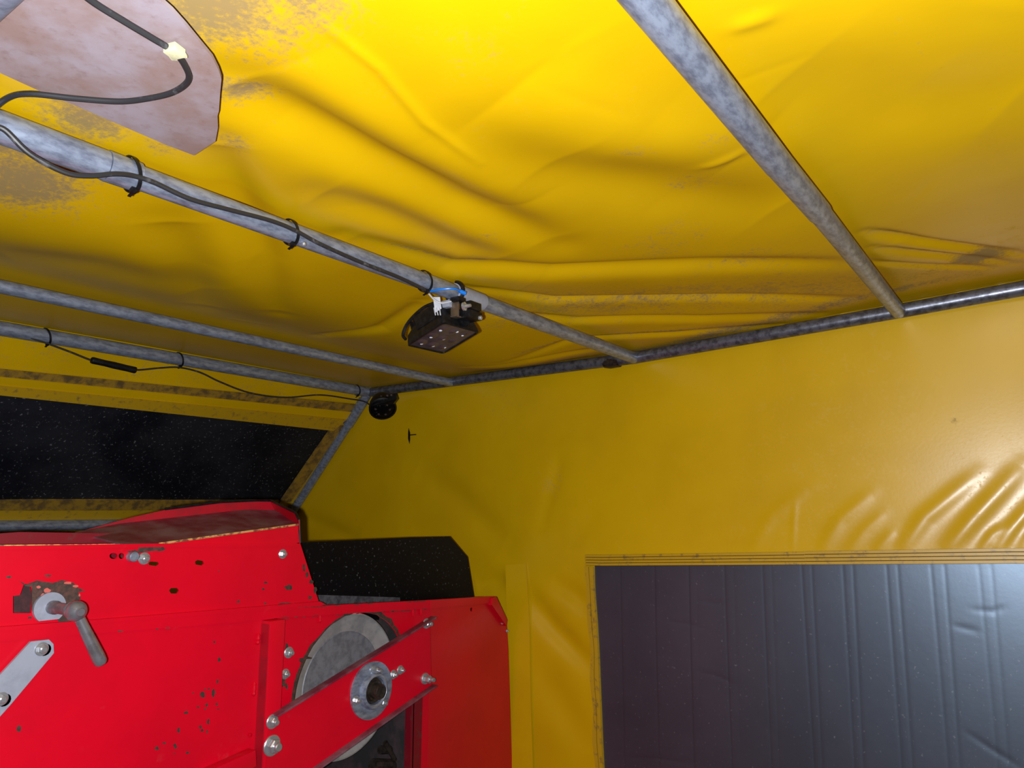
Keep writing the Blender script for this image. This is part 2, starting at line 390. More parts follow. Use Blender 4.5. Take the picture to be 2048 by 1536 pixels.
# sloping eave panel and left wall below it
prof = [(-2.03, 2.06), (-2.03 - 0.0, 2.05)]
s = np.linspace(0, 1, 160); yy = np.concatenate([np.linspace(-1.6, 0.2, 20), np.linspace(0.21, 1.94, 260)])
Sx, Yy = np.meshgrid(s, yy, indexing='ij')
L1 = 0.70
px_ = np.where(Sx < 0.8, -1.9948 - (Sx / 0.8) * (2.05 - ZK) * SL, -1.9948 - (2.05 - ZK) * SL)
pz_ = np.where(Sx < 0.8, 2.05 - (Sx / 0.8) * (2.05 - ZK), ZK - (Sx - 0.8) / 0.2 * ZK)
wob = 0.0015 * np.sin(Yy * 9 + Sx * 14)
tag(grid('wall_left', np.stack([px_ + wob, Yy, pz_ + wob], -1), TARP, 0.3 + 0 * Sx, flip=True), kind='structure')
# remaining enclosure, outside the frame
def quad(name, pts, mat):
    P = np.array([[pts[0], pts[1]], [pts[3], pts[2]]], float); return tag(grid(name, P, mat, np.zeros((2, 2))), kind='structure')
quad('wall_right', [(1.7, -1.6, 0), (1.7, 1.94, 0), (1.7, 1.94, 2.18), (1.7, -1.6, 2.18)], TARP)
quad('floor', [(-2.55, -1.65, 0), (1.75, -1.65, 0), (1.75, 1.98, 0), (-2.55, 1.98, 0)], FLOOR)

# eave window: dark vinyl in the sloping panel
PN0, PNN = Vector((-2.0045, 0, 2.0397)), Vector((0.413, 0, -0.391)).normalized()
def PS(x, y, off=0.0): return hit(x, y, PN0 + PNN * off, PNN)
def inter(a, b, t): return a + (b - a) * t
tl, tr, br, bl = PS(-500, 722), PS(662, 856), PS(556, 1004), PS(-500, 998)
nu, nv = 90, 220
G = np.zeros((nu, nv, 3))
for i in range(nu):
    for j in range(nv):
        a, b = inter(tl, tr, j / (nv - 1)), inter(bl, br, j / (nv - 1)); G[i, j] = inter(a, b, i / (nu - 1))
amp = (0.002 * np.sin(np.linspace(0, 9, nv))[None] + 0.0015 * np.sin(np.linspace(0, 5, nu))[:, None] * np.sin(np.linspace(1, 16, nv))[None])[..., None]
G = G + np.array(PNN) * (0.006 + amp)
win2 = tag(grid('window_2', G, VINYL2, np.zeros((nu, nv))), kind='structure')
def hem_s(pa, pb, lift=0.010, grooves=0, mat=HEM, n=14):
    A = [PS(*inter(Vector(pa[0]), Vector(pa[1]), i / n), 0.004) for i in range(n + 1)]
    B = [PS(*inter(Vector(pb[0]), Vector(pb[1]), i / n), 0.004) for i in range(n + 1)]
    return strip('hem_tape', A, B, PNN * lift, mat, win2, grooves)
hem_s([(-400,727),(690,836)], [(-400,742),(664,858)], 0.011, mat=HEM)
hem_s([(-400,710),(704,822)], [(-400,727),(692,836)], 0.008, mat=TARP)
hem_s([(-400,697),(712,808)], [(-400,710),(704,822)], 0.0055, mat=HEM_DIRTY)
hem_s([(664,848),(556,1004)], [(688,846),(580,1000)], 0.010, mat=HEM_DIRTY)
hem_s([(690,840),(582,998)], [(706,834),(597,996)], 0.007)
hem_s([(-400,998),(556,998)], [(-400,1016),(548,1016)], 0.011, mat=HEM_DIRTY)
hem_s([(-400,1016),(548,1016)], [(-400,1040),(540,1040)], 0.008)

# gable window: smoky vinyl with fold lines
creases = [(1245,1253),(1313,1322),(1381,1392),(1396,1408),(1452,1468),(1470,1486),(1528,1547),(1546,1562),(1606,1632),(1626,1648),(1688,1712),(1708,1730),(1775,1806),(1797,1828),(1863,1899),(1890,1922),(1958,1998),(1983,2020)]
stren = [.6,.7,.8,.25,.8,.3,.8,.4,.9,.8,.9,.9,1.,1.,1.,1.,.9,.9]
def left_edge(z):   # wavy left edge of the pane, from the photograph, in gable coordinates
    pts = [PY(x, y, YG) for x, y in ((1193,1132),(1194,1180),(1199,1240),(1203,1310),(1205,1360),(1208,1430),(1210,1480),(1213,1540),(1216,1640))]
    return np.interp(-np.asarray(z), [-p.z for p in pts], [p.x for p in pts])
za = PY(1193, 1132, YG).z
z_ = np.linspace(0.72, za, 160); t_ = np.linspace(0, 1, 1000); Tt, Zz = np.meshgrid(t_, z_, indexing='ij')
def top_z(x): return np.interp(x, [PY(1193, 1131, YG).x, PY(2048, 1126, YG).x, 1.2], [PY(1193, 1131, YG).z, PY(2048, 1126, YG).z, PY(2048, 1126, YG).z + 0.03])
XR = 1.05
Xx = left_edge(Zz) + (XR - left_edge(Zz)) * (Tt ** 1.25)
Zf = 0.72 + (Zz - 0.72) * (top_z(Xx) - 0.72) / (za - 0.72)
Yy = np.full(Xx.shape, YG - 0.010) + 0.0015 * np.sin(Xx * 6) * np.sin(Zf * 9)
Dd = np.zeros(Xx.shape)
cl = [(togab([(a, 1132), (b, 1536), (b + (b - a) * .9, 1900)]), k) for (a, b), k in zip(creases, stren)]
for i in range(14): cl.append(([(0.03 + i * 0.075 + (i % 2) * -0.03, za), (0.04 + i * 0.075 + (i % 2) * -0.03, 0.72)], 0.8))
for poly, k in cl:
    d, t, sg = seg_dist(Xx, Zf, poly)
    Yy += 0.00022 * k * np.exp(-(d / 0.004) ** 2)
    Dd = np.maximum(Dd, 0.95 * k * np.exp(-(d / 0.0026) ** 2) * np.clip(1.15 - t * 1.1, 0.25, 1))
for q in ([(1330,1238),(1380,1246),(1420,1256)], [(1390,1338),(1440,1350),(1475,1368)], [(1400,1200),(1450,1206)], [(1215,1508),(1330,1514),(1420,1530)], [(1930,1460),(1990,1500),(2048,1536)], [(1940,1218),(1985,1222),(2010,1214)], [(1905,1250),(1960,1262)]):
    Yy += ridge(Xx, Zf, togab(q), 0.006, 0.0005)
    Dd = np.maximum(Dd, ridge(Xx, Zf, togab(q), 0.003, 0.5))
win1 = tag(grid('window_1', np.stack([Xx, Yy, Zf], -1), VINYL, Dd, flip=False), kind='structure')
OUT = Vector((0, -1, 0))
def xz(x, z, dy=0.0): return Vector((x, YG - 0.004 + dy, z))
xx = np.linspace(float(left_edge(za)) - 0.028, XR + 0.03, 40)
sep = PY(1613, 1120, YG).x
for k in (0, 1):
    xr = np.linspace(xx[0], sep, 12) if k == 0 else np.linspace(sep, XR + 0.03, 24)
    top = lambda x, k=k: float(top_z(x)) + 0.030 + (0.001 if k else 0)
    strip('hem_tape', [xz(x, top(x)) for x in xr], [xz(x, float(top_z(x)) - 0.001) for x in xr], OUT * (0.0135 + 0.001 * k), HEM, win1, grooves=4)
zr = np.linspace(za - 0.002, 0.70, 30)
strip('hem_tape', [xz(float(left_edge(z)) - 0.027 - 0.003 * math.sin(z * 40), z) for z in zr], [xz(float(left_edge(z)) + 0.001, z) for z in zr], OUT * 0.0135, HEM, win1, grooves=2)
strip('hem_tape', [xz(x, 0.735) for x in xx], [xz(x, 0.70) for x in xx], OUT * 0.0135, HEM, win1, grooves=4)
strip('hem_tape', [xz(XR - 0.002, z) for z in zr], [xz(XR + 0.03, z) for z in zr], OUT * 0.0135, HEM, win1, grooves=2)

# reinforcing strip and slit beside the machine
A = [PY(x, y, YG - 0.010) for x, y in ((1012,1130),(1013,1160),(1014,1200),(1016,1260),(1018,1330),(1021,1420),(1024,1536),(1028,1700))]
B = [PY(x, y, YG - 0.004) for x, y in ((1051,1127),(1054,1160),(1058,1210),(1060,1260),(1061,1330),(1063,1420),(1067,1536),(1072,1700))]
t1 = strip('trim_1', A, B, OUT * 0.003, TARP_GABLE, None); tag(t1, kind='structure')
def decal(bm, pts2, P, off):   # small flat mark lying on a surface
    bm.faces.new([bm.verts.new(P(x, y) + off) for x, y in pts2])
bm = bmesh.new()
for pts in ([(817,856),(820,866),(820,878),(819,888),(816,878),(816,866)], [(820,869),(832,868),(832,870),(820,871)]):
    prism(bm, [PY(x, y, YG - 0.0065) for x, y in pts], (0, 0.001, 0))
fin('tear', bm, BLACK, gab)

# ------------------------------------------------------------------ pole frame
XD, XC, XB, XA, YE = -1.99, -1.60, -0.927, -0.25, 1.90
fr = empty('tent_frame', (0, 1.9, 0), 'galvanised tube frame of roof poles, gable rail and sloping corner leg under the yellow tarpaulin', 'frame')
def pole(name, pts, r, mat=GALV, parent=fr, seg=28):
    bm = bmesh.new()
    pts = [Vector(p) for p in pts]
    tube(bm, pts, r, seg); return fin(name, bm, mat, parent)
zA, zB, zC, zD = 2.052, 2.027, 2.023, 2.026
pole('roof_pole', [(XA - 0.003, -1.55, zA - 0.008), (XA, 0.95, zA - 0.006)], 0.0185)
yA = PX(1640, 450, XA).y
pole('roof_pole', [(XA, 0.93, zA - 0.006), (XA, yA, zA)], 0.0182)
pole('roof_pole', [(XA, yA - 0.02, zA), (XA, 1.895, 2.056)], 0.0165)
ys1, ys2 = PX(210, 320, XB).y, PX(275, 345, XB).y
bp = pole('roof_pole', [(XB, -1.55, zB), (XB, 1.05, zB), (XB, 1.893, zB)], 0.0163)
pole('pole_sleeve', [(XB, -0.4, zB), (XB, ys1, zB)], 0.0190)
pole('pole_sleeve', [(XB, ys1 + 0.001, zB), (XB, ys2, zB)], [0.0200, 0.0196])
pole('pole_sleeve', [(XB, 1.10, zB), (XB, 1.19, zB)], 0.0182, ZINC)
pole('roof_pole', [(XC, -1.55, zC), (XC, 1.893, zC)], 0.0135)
pole('roof_pole', [(XD, -1.55, zD), (XD, 1.88, zD)], 0.0180)
def railpt(x, dz=0.0): return Vector((x, YE, float(rail_z(x)) + dz))
rj = PY(1228, 726, YE).x
pole('gable_rail', [railpt(XD, 0.002), railpt(rj)], 0.0165, GALV_DARK)
pole('gable_rail', [railpt(rj - 0.02), railpt(XB), railpt(XA), railpt(0.0)], 0.0172, GALV_DARK)
pole('gable_rail', [railpt(-0.005), railpt(0.8), railpt(1.65)], 0.0180, GALV_DARK)
bm = bmesh.new(); tube(bm, [railpt(rj - 0.03, -0.003), railpt(rj - 0.012, -0.004), railpt(rj + 0.018, -0.004)], [0.0155, 0.0185, 0.0175], 16)
fin('pole_joint', bm, SHAFT, fr)
ft = Vector((XD - 0.005, YE, 2.03)); fb = Vector((-2.444, YE, 1.545))
pole('corner_leg', [ft, ft.lerp(fb, 0.5), fb], 0.0165)
pole('corner_leg', [fb, Vector((-2.446, YE, 0.02))], 0.0165)
pole('pole_sleeve', [ft.lerp(fb, 0.06), ft.lerp(fb, 0.24)], 0.0195)
bm = bmesh.new(); lathe(bm, [(0.004, -0.018), (0.014, -0.012), (0.019, 0), (0.014, 0.012), (0.004, 0.018)], (XD, YE, 2.028), (0, 1, 0), 20); fin('corner_socket', bm, GALV, fr)
gp = PS(0, 1052, 0.02)
pole('side_rail', [(gp.x, -1.5, gp.z), (gp.x, 1.88, gp.z)], 0.0165)
e0 = PZ(20, 25, 2.03)
pole('cross_rail', [(-1.99, e0.y - 0.012, 2.026), (1.65, e0.y - 0.012, 2.075)], 0.0170)
for (x, y, X_) in ((608, 488, XB + 0.0155), (1462, 166, XA + 0.012)):
    bm = bmesh.new(); p = PX(x, y, X_); d = (CAM - p).normalized()
    lathe(bm, [(0.0042, -0.006), (0.0042, 0.001), (0.003, 0.003), (0.001, 0.004)], p, d, 12); fin('rivet', bm, BOLT, fr)

# ------------------------------------------------------------------ brown board, its cable and clip
out = [(-260,60),(-200,-160),(200,-160),(318,-2),(345,22),(372,52),(400,86),(425,116),(437,140),(443,158),(440,190),(438,222),(435,232),(436,255),(431,283),(388,311),(330,289),(240,250),(150,211),(70,178),(0,146),(-120,98)]
ZBD = 2.042
pts = [PZ(x, y, ZBD) for x, y in out]
bd = tag(fin('roof_board', plate(pts, [], (0, 0, ZBD), (1, 0, 0), (0, -1, 0), 0.004), BOARD), 'dusty brown board with clipped corners lying flat against the tarpaulin roof', 'board')
cable = [PZ(x, y, ZBD - 0.006) for x, y in ((110,-60),(180,0),(250,44),(300,74),(345,102),(368,128),(377,160),(345,185),(290,198),(235,203))]
cable += [PZ(x, y, 2.036) for x, y in ((150,197),(60,188),(15,196))]
cable += [PX(-18, 225, -0.915), PX(-12, 250, -0.905)]
cable += [PX(x, y, -0.900) for x, y in ((12,262),(60,308),(130,345),(180,352),(230,348))]
cable += [PX(x, y, -0.9045) for x, y in ((268,352),(310,366),(380,398),(460,420),(540,441),(588,460),(640,488),(720,524),(800,556),(850,580))]
bm = bmesh.new(); tube(bm, smooth(cable, 7), 0.0032, 10)
lc = fin('lamp_cable', bm, RUBBER); tag(lc, 'thick black cable looping over the brown board then tied along the roof pole', 'cable')
p = PZ(349, 102, ZBD - 0.007); bm = bmesh.new()
box(bm, p, RGT + FH * -0.35, FH + RGT * 0.35, (0, 0, 1), 0.014, 0.014, 0.009, 0.001)
for k in (-1, 1): box(bm, p + (RGT + FH * -0.35).normalized() * (0.006 * k) + FH * 0.008, RGT, FH, (0, 0, 1), 0.006, 0.007, 0.003, 0.0005)
tag(fin('cable_clip', bm, CREAM), 'cream tape clip holding the black cable to the brown board', 'clip')

# thin cable along the eave pole with a moulded connector
XT = XD + 0.010
c2 = [PX(x, y, XT) for x, y in ((60,675),(97,688),(140,704),(186,722),(228,732),(270,740),(320,736),(358,735),(400,745),(440,764),(500,786),(570,795),(640,790),(700,798),(728,803),(742,812))]
root = tag(empty('eave_cable', (c2[6].x, c2[6].y, c2[6].z), 'thin black cable with an inline sleeve hanging under the eave pole', 'cable'))
bm = bmesh.new(); tube(bm, smooth(c2, 6), 0.0024, 8); fin('wire', bm, RUBBER, root)
a, b = PX(181, 720, XT), PX(272, 741, XT); d = (b - a); bm = bmesh.new()
tube(bm, [a, a + d * .02, a + d * .05, a + d * .3, a + d * .5, a + d * .8, a + d * .95, a + d * .98, b], [0.004, 0.008, 0.009, 0.0082, 0.0092, 0.0085, 0.009, 0.0085, 0.004], 12)
fin('connector_sleeve', bm, BLACK, root)

# cable ties
def tie(c, axis, r, head, label):
    t = empty('cable_tie', c, label, 'cable tie', 'black cable ties on the poles')
    u, v, d = frame_of(axis); bm = bmesh.new(); n = 28; w_ = 0.0024
    rings = []
    for k in range(n):
        e = u * math.cos(2 * math.pi * k / n) + v * math.sin(2 * math.pi * k / n)
        sk = d * (0.006 * math.sin(2 * math.pi * k / n))
        rings.append([bm.verts.new(Vector(c) + sk + e * rr + d * h) for rr, h in ((r, -w_), (r + .0016, -w_), (r + .0016, w_), (r, w_))])
    for k in range(n):
        a, b = rings[k], rings[(k + 1) % n]
        for j in range(4): bm.faces.new((a[j], a[(j + 1) % 4], b[(j + 1) % 4], b[j]))
    fin('strap', bm, BLACK, t)
    hd = (Vector(head) - Vector(c)); hd = (hd - d * hd.dot(d)).normalized(); bm = bmesh.new()
    box(bm, Vector(c) + hd * (r + 0.004), hd, d.cross(hd), d, 0.006, 0.0075, 0.007, 0.001)
    box(bm, Vector(c) + hd * (r + 0.006) + d.cross(hd) * 0.006, hd, d.cross(hd), d, 0.0015, 0.010, 0.004)
    fin('head', bm, BLACK, t)
for (x, y, X_, z_, r, l) in ((270, 345, XB, zB, 0.0215, 'black cable tie around the sleeve end of the cabled roof pole'), (588, 465, XB, zB, 0.0185, 'black cable tie around the roof pole midway between sleeve and square lamp'),
                             (856, 568, XB, zB, 0.0185, 'black cable tie on the roof pole just left of the square lamp'), (97, 672, XD, zD, 0.0184, 'leftmost black cable tie on the eave pole'),
                             (362, 722, XD, zD, 0.0184, 'black cable tie on the eave pole right of the inline sleeve'), (716, 790, XD, zD, 0.0184, 'black cable tie on the eave pole beside the round lamp')):
    yy_ = PX(x, y, X_ + 0.01).y
    tie((X_, yy_, z_), (0, 1, 0), r, Vector((X_, yy_, z_)) + Vector((0.4, 0, -1)), l)

# ------------------------------------------------------------------ square work lamp hanging from the roof pole
ctr = Vector((-0.961, 1.111, 1.942)); u = Vector((0.047, 0.999, 0.005)).normalized(); v = Vector((-0.951, 0.046, -0.307)); v = (v - u * v.dot(u)).normalized(); n = v.cross(u)
HL = 0.053
lamp = empty('square_work_lamp', ctr, 'black square LED work lamp hanging from the cabled roof pole with blue and white wires', 'lamp')
def LP(a, b, c): return ctr + u * (a * HL) + v * (b * HL) + n * c     # a,b in -1..1, c outwards
def rrect(h, r, c, k=5):
    pts = []
    for (sx, sy), a0 in (((1, 1), 0), ((-1, 1), 90), ((-1, -1), 180), ((1, -1), 270)):
        for i in range(k + 1):
            a = math.radians(a0 + 90 * i / k); pts.append(ctr + u * (sx * (h - r) + r * math.cos(a)) + v * (sy * (h - r) + r * math.sin(a)) + n * c)
    return pts
def loft(bm, loops, caps=True):
    L = [[bm.verts.new(p) for p in l] for l in loops]
    for a, b in zip(L, L[1:]):
        for i in range(len(a)): bm.faces.new((a[i], a[(i + 1) % len(a)], b[(i + 1) % len(a)], b[i]))
    if caps: bm.faces.new(L[0][::-1]); bm.faces.new(L[-1])
bm = bmesh.new()
loft(bm, [rrect(.030, .006, -.040), rrect(.040, .008, -.036), rrect(.0505, .009, -.018), rrect(.053, .009, -.004), rrect(.0535, .009, .003), rrect(.051, .008, .0045), rrect(.0485, .007, .004), rrect(.048, .007, .000)])
fin('housing', bm, BLACK, lamp)
bm = bmesh.new(); loft(bm, [rrect(.0482, .007, .000), rrect(.0482, .007, .0022)]); fin('lens', bm, LENS, lamp)
bm = bmesh.new()
for i in (-1, 0, 1):
    for j in (-1, 0, 1):
        lathe(bm, [(0.0125, .0023), (0.0125, .0028), (0.008, .0030), (0.0035, .0040), (0.001, .0046)], LP(i * .58, j * .58, 0), n, 10)
led_glint = fin('led_lenses', bm, LENS, lamp)
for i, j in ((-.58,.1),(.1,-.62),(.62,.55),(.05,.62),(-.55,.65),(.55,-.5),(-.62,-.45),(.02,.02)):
    bm = bmesh.new(); q = LP(i, j, .0034); lathe(bm, [(0.0035, -.001), (0.003, .0006), (0.001, .0012)], q, n + u * .2 * i, 8); fin('led', bm, GLINT, lamp)  # pale dots: glints on the lens put into the colour
for i in range(9):
    bm = bmesh.new(); box(bm, LP(0, -.75 + i * .19, -.039), u, v, n, 0.084, 0.0022, 0.018, 0); fin('cooling_fin', bm, BLACK, lamp)
# slotted stirrup arching over the near side
bm = bmesh.new()
tube(bm, smooth([LP(-.95, 1.02, -.012), LP(-.95, 1.10, -.024), LP(-.95, .85, -.038), LP(-.95, .4, -.047), LP(-.95, -.2, -.051), LP(-.9, -.7, -.048)], 6), 0.0034, 8); fin('stirrup', bm, BLACK, lamp)
bm = bmesh.new(); box(bm, LP(-.95, -.15, -.030), v, u, n, 0.055, 0.004, 0.030, 0.001); fin('side_web', bm, BLACK, lamp)
# bracket and clamp up to the pole
zd = 1.45
AX, AY, AZ = Vector((1, 0, 0)), Vector((0, 1, 0)), Vector((0, 0, 1))
bm = bmesh.new(); box(bm, W(910, 620, zd + .01), AX, AY, AZ, 0.020, 0.003, 0.030, 0.001); box(bm, W(910, 634, zd + .01), AX, AY, AZ, 0.020, 0.016, 0.003, 0.001); fin('bracket', bm, BRONZE, lamp)
bm = bmesh.new(); box(bm, W(893, 609, zd + .02), AX, AY, AZ, 0.024, 0.012, 0.014, 0.001); fin('bracket_plate', bm, ZINC, lamp)
bm = bmesh.new(); box(bm, W(916, 600, zd + .01), AX, AY, AZ, 0.022, 0.022, 0.009, 0.002); fin('clamp', bm, BLACK, lamp)
bm = bmesh.new(); box(bm, W(941, 614, zd + .02), AX, AY, AZ, 0.026, 0.034, 0.016, 0.002); fin('clamp_block', bm, BLACK, lamp)
bm = bmesh.new(); box(bm, W(939, 632, zd + .025), AX, AY, AZ, 0.034, 0.040, 0.017, 0.003); fin('pivot_block', bm, BLACK, lamp)
bm = bmesh.new(); lathe(bm, [(0.0085, 0), (0.0085, .004), (0.004, .006), (0.003, .016)], W(927, 613, zd - .012), RGT + UPV * .1 - FWD * .5, 14); fin('bolt', bm, BOLT, lamp)
bm = bmesh.new(); lathe(bm, [(0.0045, 0), (0.0045, .004), (0.002, .006)], W(959, 636, zd - .004), RGT - FWD * .8, 12); fin('screw', bm, BOLT, lamp)
bm = bmesh.new(); tube(bm, [W(930, 640, zd + .03), W(915, 652, zd + .05)], 0.012, 12); fin('pivot', bm, BLACK, lamp)
bm = bmesh.new(); prism(bm, [W(866, 594, 1.43), W(880, 594, 1.43), W(883, 617, 1.42), W(870, 626, 1.42)], FWD * 0.001); fin('care_tag', bm, WHITE, lamp)
for k, (x0, x1) in enumerate(((868, 871), (873, 876), (879, 881))):
    bm = bmesh.new(); tube(bm, [W(x0, 616, 1.42), W(x1, 630, 1.41)], 0.0012, 6); fin('white_strand', bm, WHITE, lamp)
bm = bmesh.new(); tube(bm, smooth([W(858, 583, 1.42), W(880, 579, 1.405), W(905, 577, 1.405), W(920, 582, 1.42), W(931, 587, 1.43)], 6), 0.0021, 8); fin('blue_wire', bm, BLUE, lamp)
bm = bmesh.new(); tube(bm, [W(919, 582, 1.42), W(931, 587, 1.425)], 0.0042, 8); fin('wire_crimp', bm, BLUE, lamp)
bm = bmesh.new(); tube(bm, smooth([W(858, 588, 1.42), W(868, 599, 1.41), W(882, 606, 1.405), W(902, 603, 1.42)], 6), 0.0016, 8); fin('white_wire', bm, WHITE, lamp)
yp = PX(910, 590, XB).y
bm = bmesh.new()
for k in range(24):
    pass
ring = [Vector((XB + 0.021 * math.cos(a), yp, zB + 0.021 * math.sin(a))) for a in [math.radians(-200 + i * 15) for i in range(20)]]
tube(bm, ring, 0.004, 8); fin('hose_clamp', bm, BLACK, lamp)

# ------------------------------------------------------------------ round lamp at the eave corner
rc = W(765, 815, 2.58); ax = (CAM - rc).normalized() * 0.62 + Vector((0.25, -0.1, -0.75)); ax.normalize()
rl = empty('round_work_lamp', rc, 'small black round lamp fixed at the eave corner of the pole frame', 'lamp')
bm = bmesh.new(); lathe(bm, [(0.022, -.050), (0.036, -.040), (0.044, -.018), (0.047, 0), (0.047, .008), (0.043, .010), (0.042, .006)], rc, ax, 28); fin('housing', bm, BLACK, rl)
bm = bmesh.new(); lathe(bm, [(0.042, .0055), (0.036, .009), (0.018, .0125), (0.002, .0135)], rc, ax, 24); fin('lens', bm, FLAP, rl)
ua, va, _ = frame_of(ax)
for k in range(6):
    a = k * math.pi / 3; bm = bmesh.new(); lathe(bm, [(0.0045, .009), (0.004, .012), (0.001, .0135)], rc + (ua * math.cos(a) + va * math.sin(a)) * 0.024, ax, 8); fin('led', bm, LENS, rl)
bm = bmesh.new(); prism(bm, [W(750, 792, 2.60), W(790, 787, 2.56), W(794, 798, 2.55), W(786, 808, 2.53), W(742, 812, 2.55)], FWD * 0.05); fin('bracket', bm, BLACK, rl)
for x, y in ((763, 793), (775, 791), (783, 790)):
    bm = bmesh.new(); lathe(bm, [(0.005, 0), (0.005, .004), (0.002, .006)], W(x, y, 2.559), -FWD, 10); fin('screw', bm, SHAFT, rl)

# ------------------------------------------------------------------ red machine
XM = -1.30
mc = empty('farm_machine', (-1.5, 0.9, 0), 'red sheet metal farm machine with clamp lever and pale drum beside the gable', 'machine')
EY, EZ = Vector((0, 1, 0)), Vector((0, 0, 1))
def xp(name, out, X_, t, mat=RED, holes=(), parent=mc):
    return fin(name, plate([PX(x, y, X_) for x, y in out], [[PX(x, y, X_) for x, y in h] for h in holes], (X_, 0, 0), EY, EZ, t), mat, parent)
def ell(cx, cy, rx, ry, n=16): return [(cx + rx * math.cos(2 * math.pi * k / n), cy + ry * math.sin(2 * math.pi * k / n)) for k in range(n)]
axis = PX(741, 1380, XM + 0.028); XDR = XM - 0.055
# lower sheet with the drum opening
hole = []
R_H = 0.166; hc = PX(709, 1381, XM)
for k in range(0, 41):
    a = math.radians(205 - k * 5.1)
    if a < math.radians(2): break
    hole.append(Vector((XM, hc.y + R_H * math.cos(a), hc.z + R_H * math.sin(a) + random.uniform(-.0012, .0012))))
yr = PX(824, 1450, XM).y
hole = [h for h in hole if h.y < yr]
hole += [Vector((XM, yr, axis.z + 0.06)), Vector((XM, yr, 0.72)), Vector((XM, axis.y - 0.09, 0.72)), Vector((XM, axis.y - 0.13, axis.z - 0.10))]
YS = PX(861, 1300, XM).y
z_at = lambda x, y: PX(x, y, XM).z
y0 = -0.25
lo_out = [Vector((XM, y0, 0)), Vector((XM, YS, 0)), PX(861, 1216, XM), PX(570, 1233, XM), PX(0, 1280, XM), Vector((XM, y0, PX(0, 1280, XM).z + 0.012))]
lo_out[1].y = PX(861, 1216, XM).y; YS = lo_out[1].y
fin('side_panel', plate(lo_out, [hole], (XM, 0, 0), EY, EZ, 0.003), RED, mc)
# upper sheet with its slots
up = [(-330,1092),(0,1092),(318,1087),(594,1086),(600,1085),(638,1205),(0,1262),(-330,1292)]
hs = [ell(227, 1112, 8, 6), ell(243, 1112, 5.5, 6), [(297,1126),(301,1123),(316,1124),(318,1128),(312,1132),(298,1130)], [(390,1123),(395,1120),(406,1122),(408,1127),(403,1131),(391,1129)],
      [(338,1181),(342,1176),(354,1176),(358,1181),(354,1187),(342,1187)], [(26,1192),(40,1190),(48,1168),(60,1168),(66,1190),(62,1226),(26,1226)], ell(95, 1212, 9, 13)]
xp('upper_panel', up, XM, 0.003, holes=hs)
xp('upper_panel_fold', [(-330,1092),(0,1092),(318,1087),(594,1086),(598,1093),(318,1094),(0,1099),(-330,1099)], XM + 0.004, 0.006)
xp('worn_edge', [(-330,1089.6),(0,1089.6),(240,1087.5),(240,1090.5),(0,1092.5),(-330,1092.5)], XM + 0.003, 0.004, YEDGE)
xp('lower_lip', [(-330,1284),(0,1254),(300,1231),(640,1203),(652,1209),(640,1212),(300,1239),(0,1262),(-330,1293)], XM + 0.008, 0.010)
xp('top_rail', [(-330,1290),(0,1260),(470,1221),(651,1211),(861,1200),(861,1217),(570,1235),(470,1245),(0,1281),(-330,1312)], XM + 0.006, 0.008)
xp('chute_cheek', [(318,1088),(596,1049),(599,1087)], XM, 0.003)
bm = bmesh.new(); a, b = PX(318, 1087.5, XM + .001), PX(596, 1049, XM + .001); tube(bm, [a, a.lerp(b, .5), b], 0.0022, 6); fin('worn_edge', bm, YEDGE, mc)
# hopper behind: dusty chute plate, back upstand, end wall
XH = XM - 0.17
bm = bmesh.new()
f_ = [PX(x, y, XM - .003) for x, y in ((246,1088),(318,1087),(460,1068),(596,1050))]
b_ = [PX(x, y, XH) for x, y in ((150,1064),(240,1047),(490,1019),(560,1020))]
fv = [bm.verts.new(p) for p in f_]; bv = [bm.verts.new(p) for p in b_]
for i in range(3): bm.faces.new((fv[i], fv[i + 1], bv[i + 1], bv[i]))
r_ = bmesh.ops.extrude_face_region(bm, geom=bm.faces[:]); bmesh.ops.translate(bm, verts=[e for e in r_['geom'] if isinstance(e, bmesh.types.BMVert)], vec=(0, 0, -0.003))
fin('chute_plate', bm, RED_DUSTY, mc)
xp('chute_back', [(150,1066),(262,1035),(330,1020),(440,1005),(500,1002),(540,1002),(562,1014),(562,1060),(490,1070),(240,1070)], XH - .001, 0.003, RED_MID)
bm = bmesh.new()
q = [PX(540, 1002, XH), PX(590, 1026, XM - 0.03), PX(597, 1040, XM - .002), PX(598, 1060, XM - .002), PX(560, 1040, XH)]
prism(bm, q, (0, 0.003, 0)); fin('chute_end', bm, RED, mc)
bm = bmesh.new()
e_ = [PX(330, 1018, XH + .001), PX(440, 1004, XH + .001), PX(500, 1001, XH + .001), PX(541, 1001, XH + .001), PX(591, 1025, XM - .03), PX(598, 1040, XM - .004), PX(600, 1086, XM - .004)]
tube(bm, e_, 0.0028, 8); fin('edge_trim', bm, BLACK, mc)  # black tube drawn in as the cast shadow outlining the chute edge
xp('hopper_wall', [(-330,1060),(0,1067),(40,1064),(236,1067),(248,1086),(250,1130),(-330,1130)], XM - 0.10, 0.003, RED_DARK)  # wall's shadow is put into its darker red
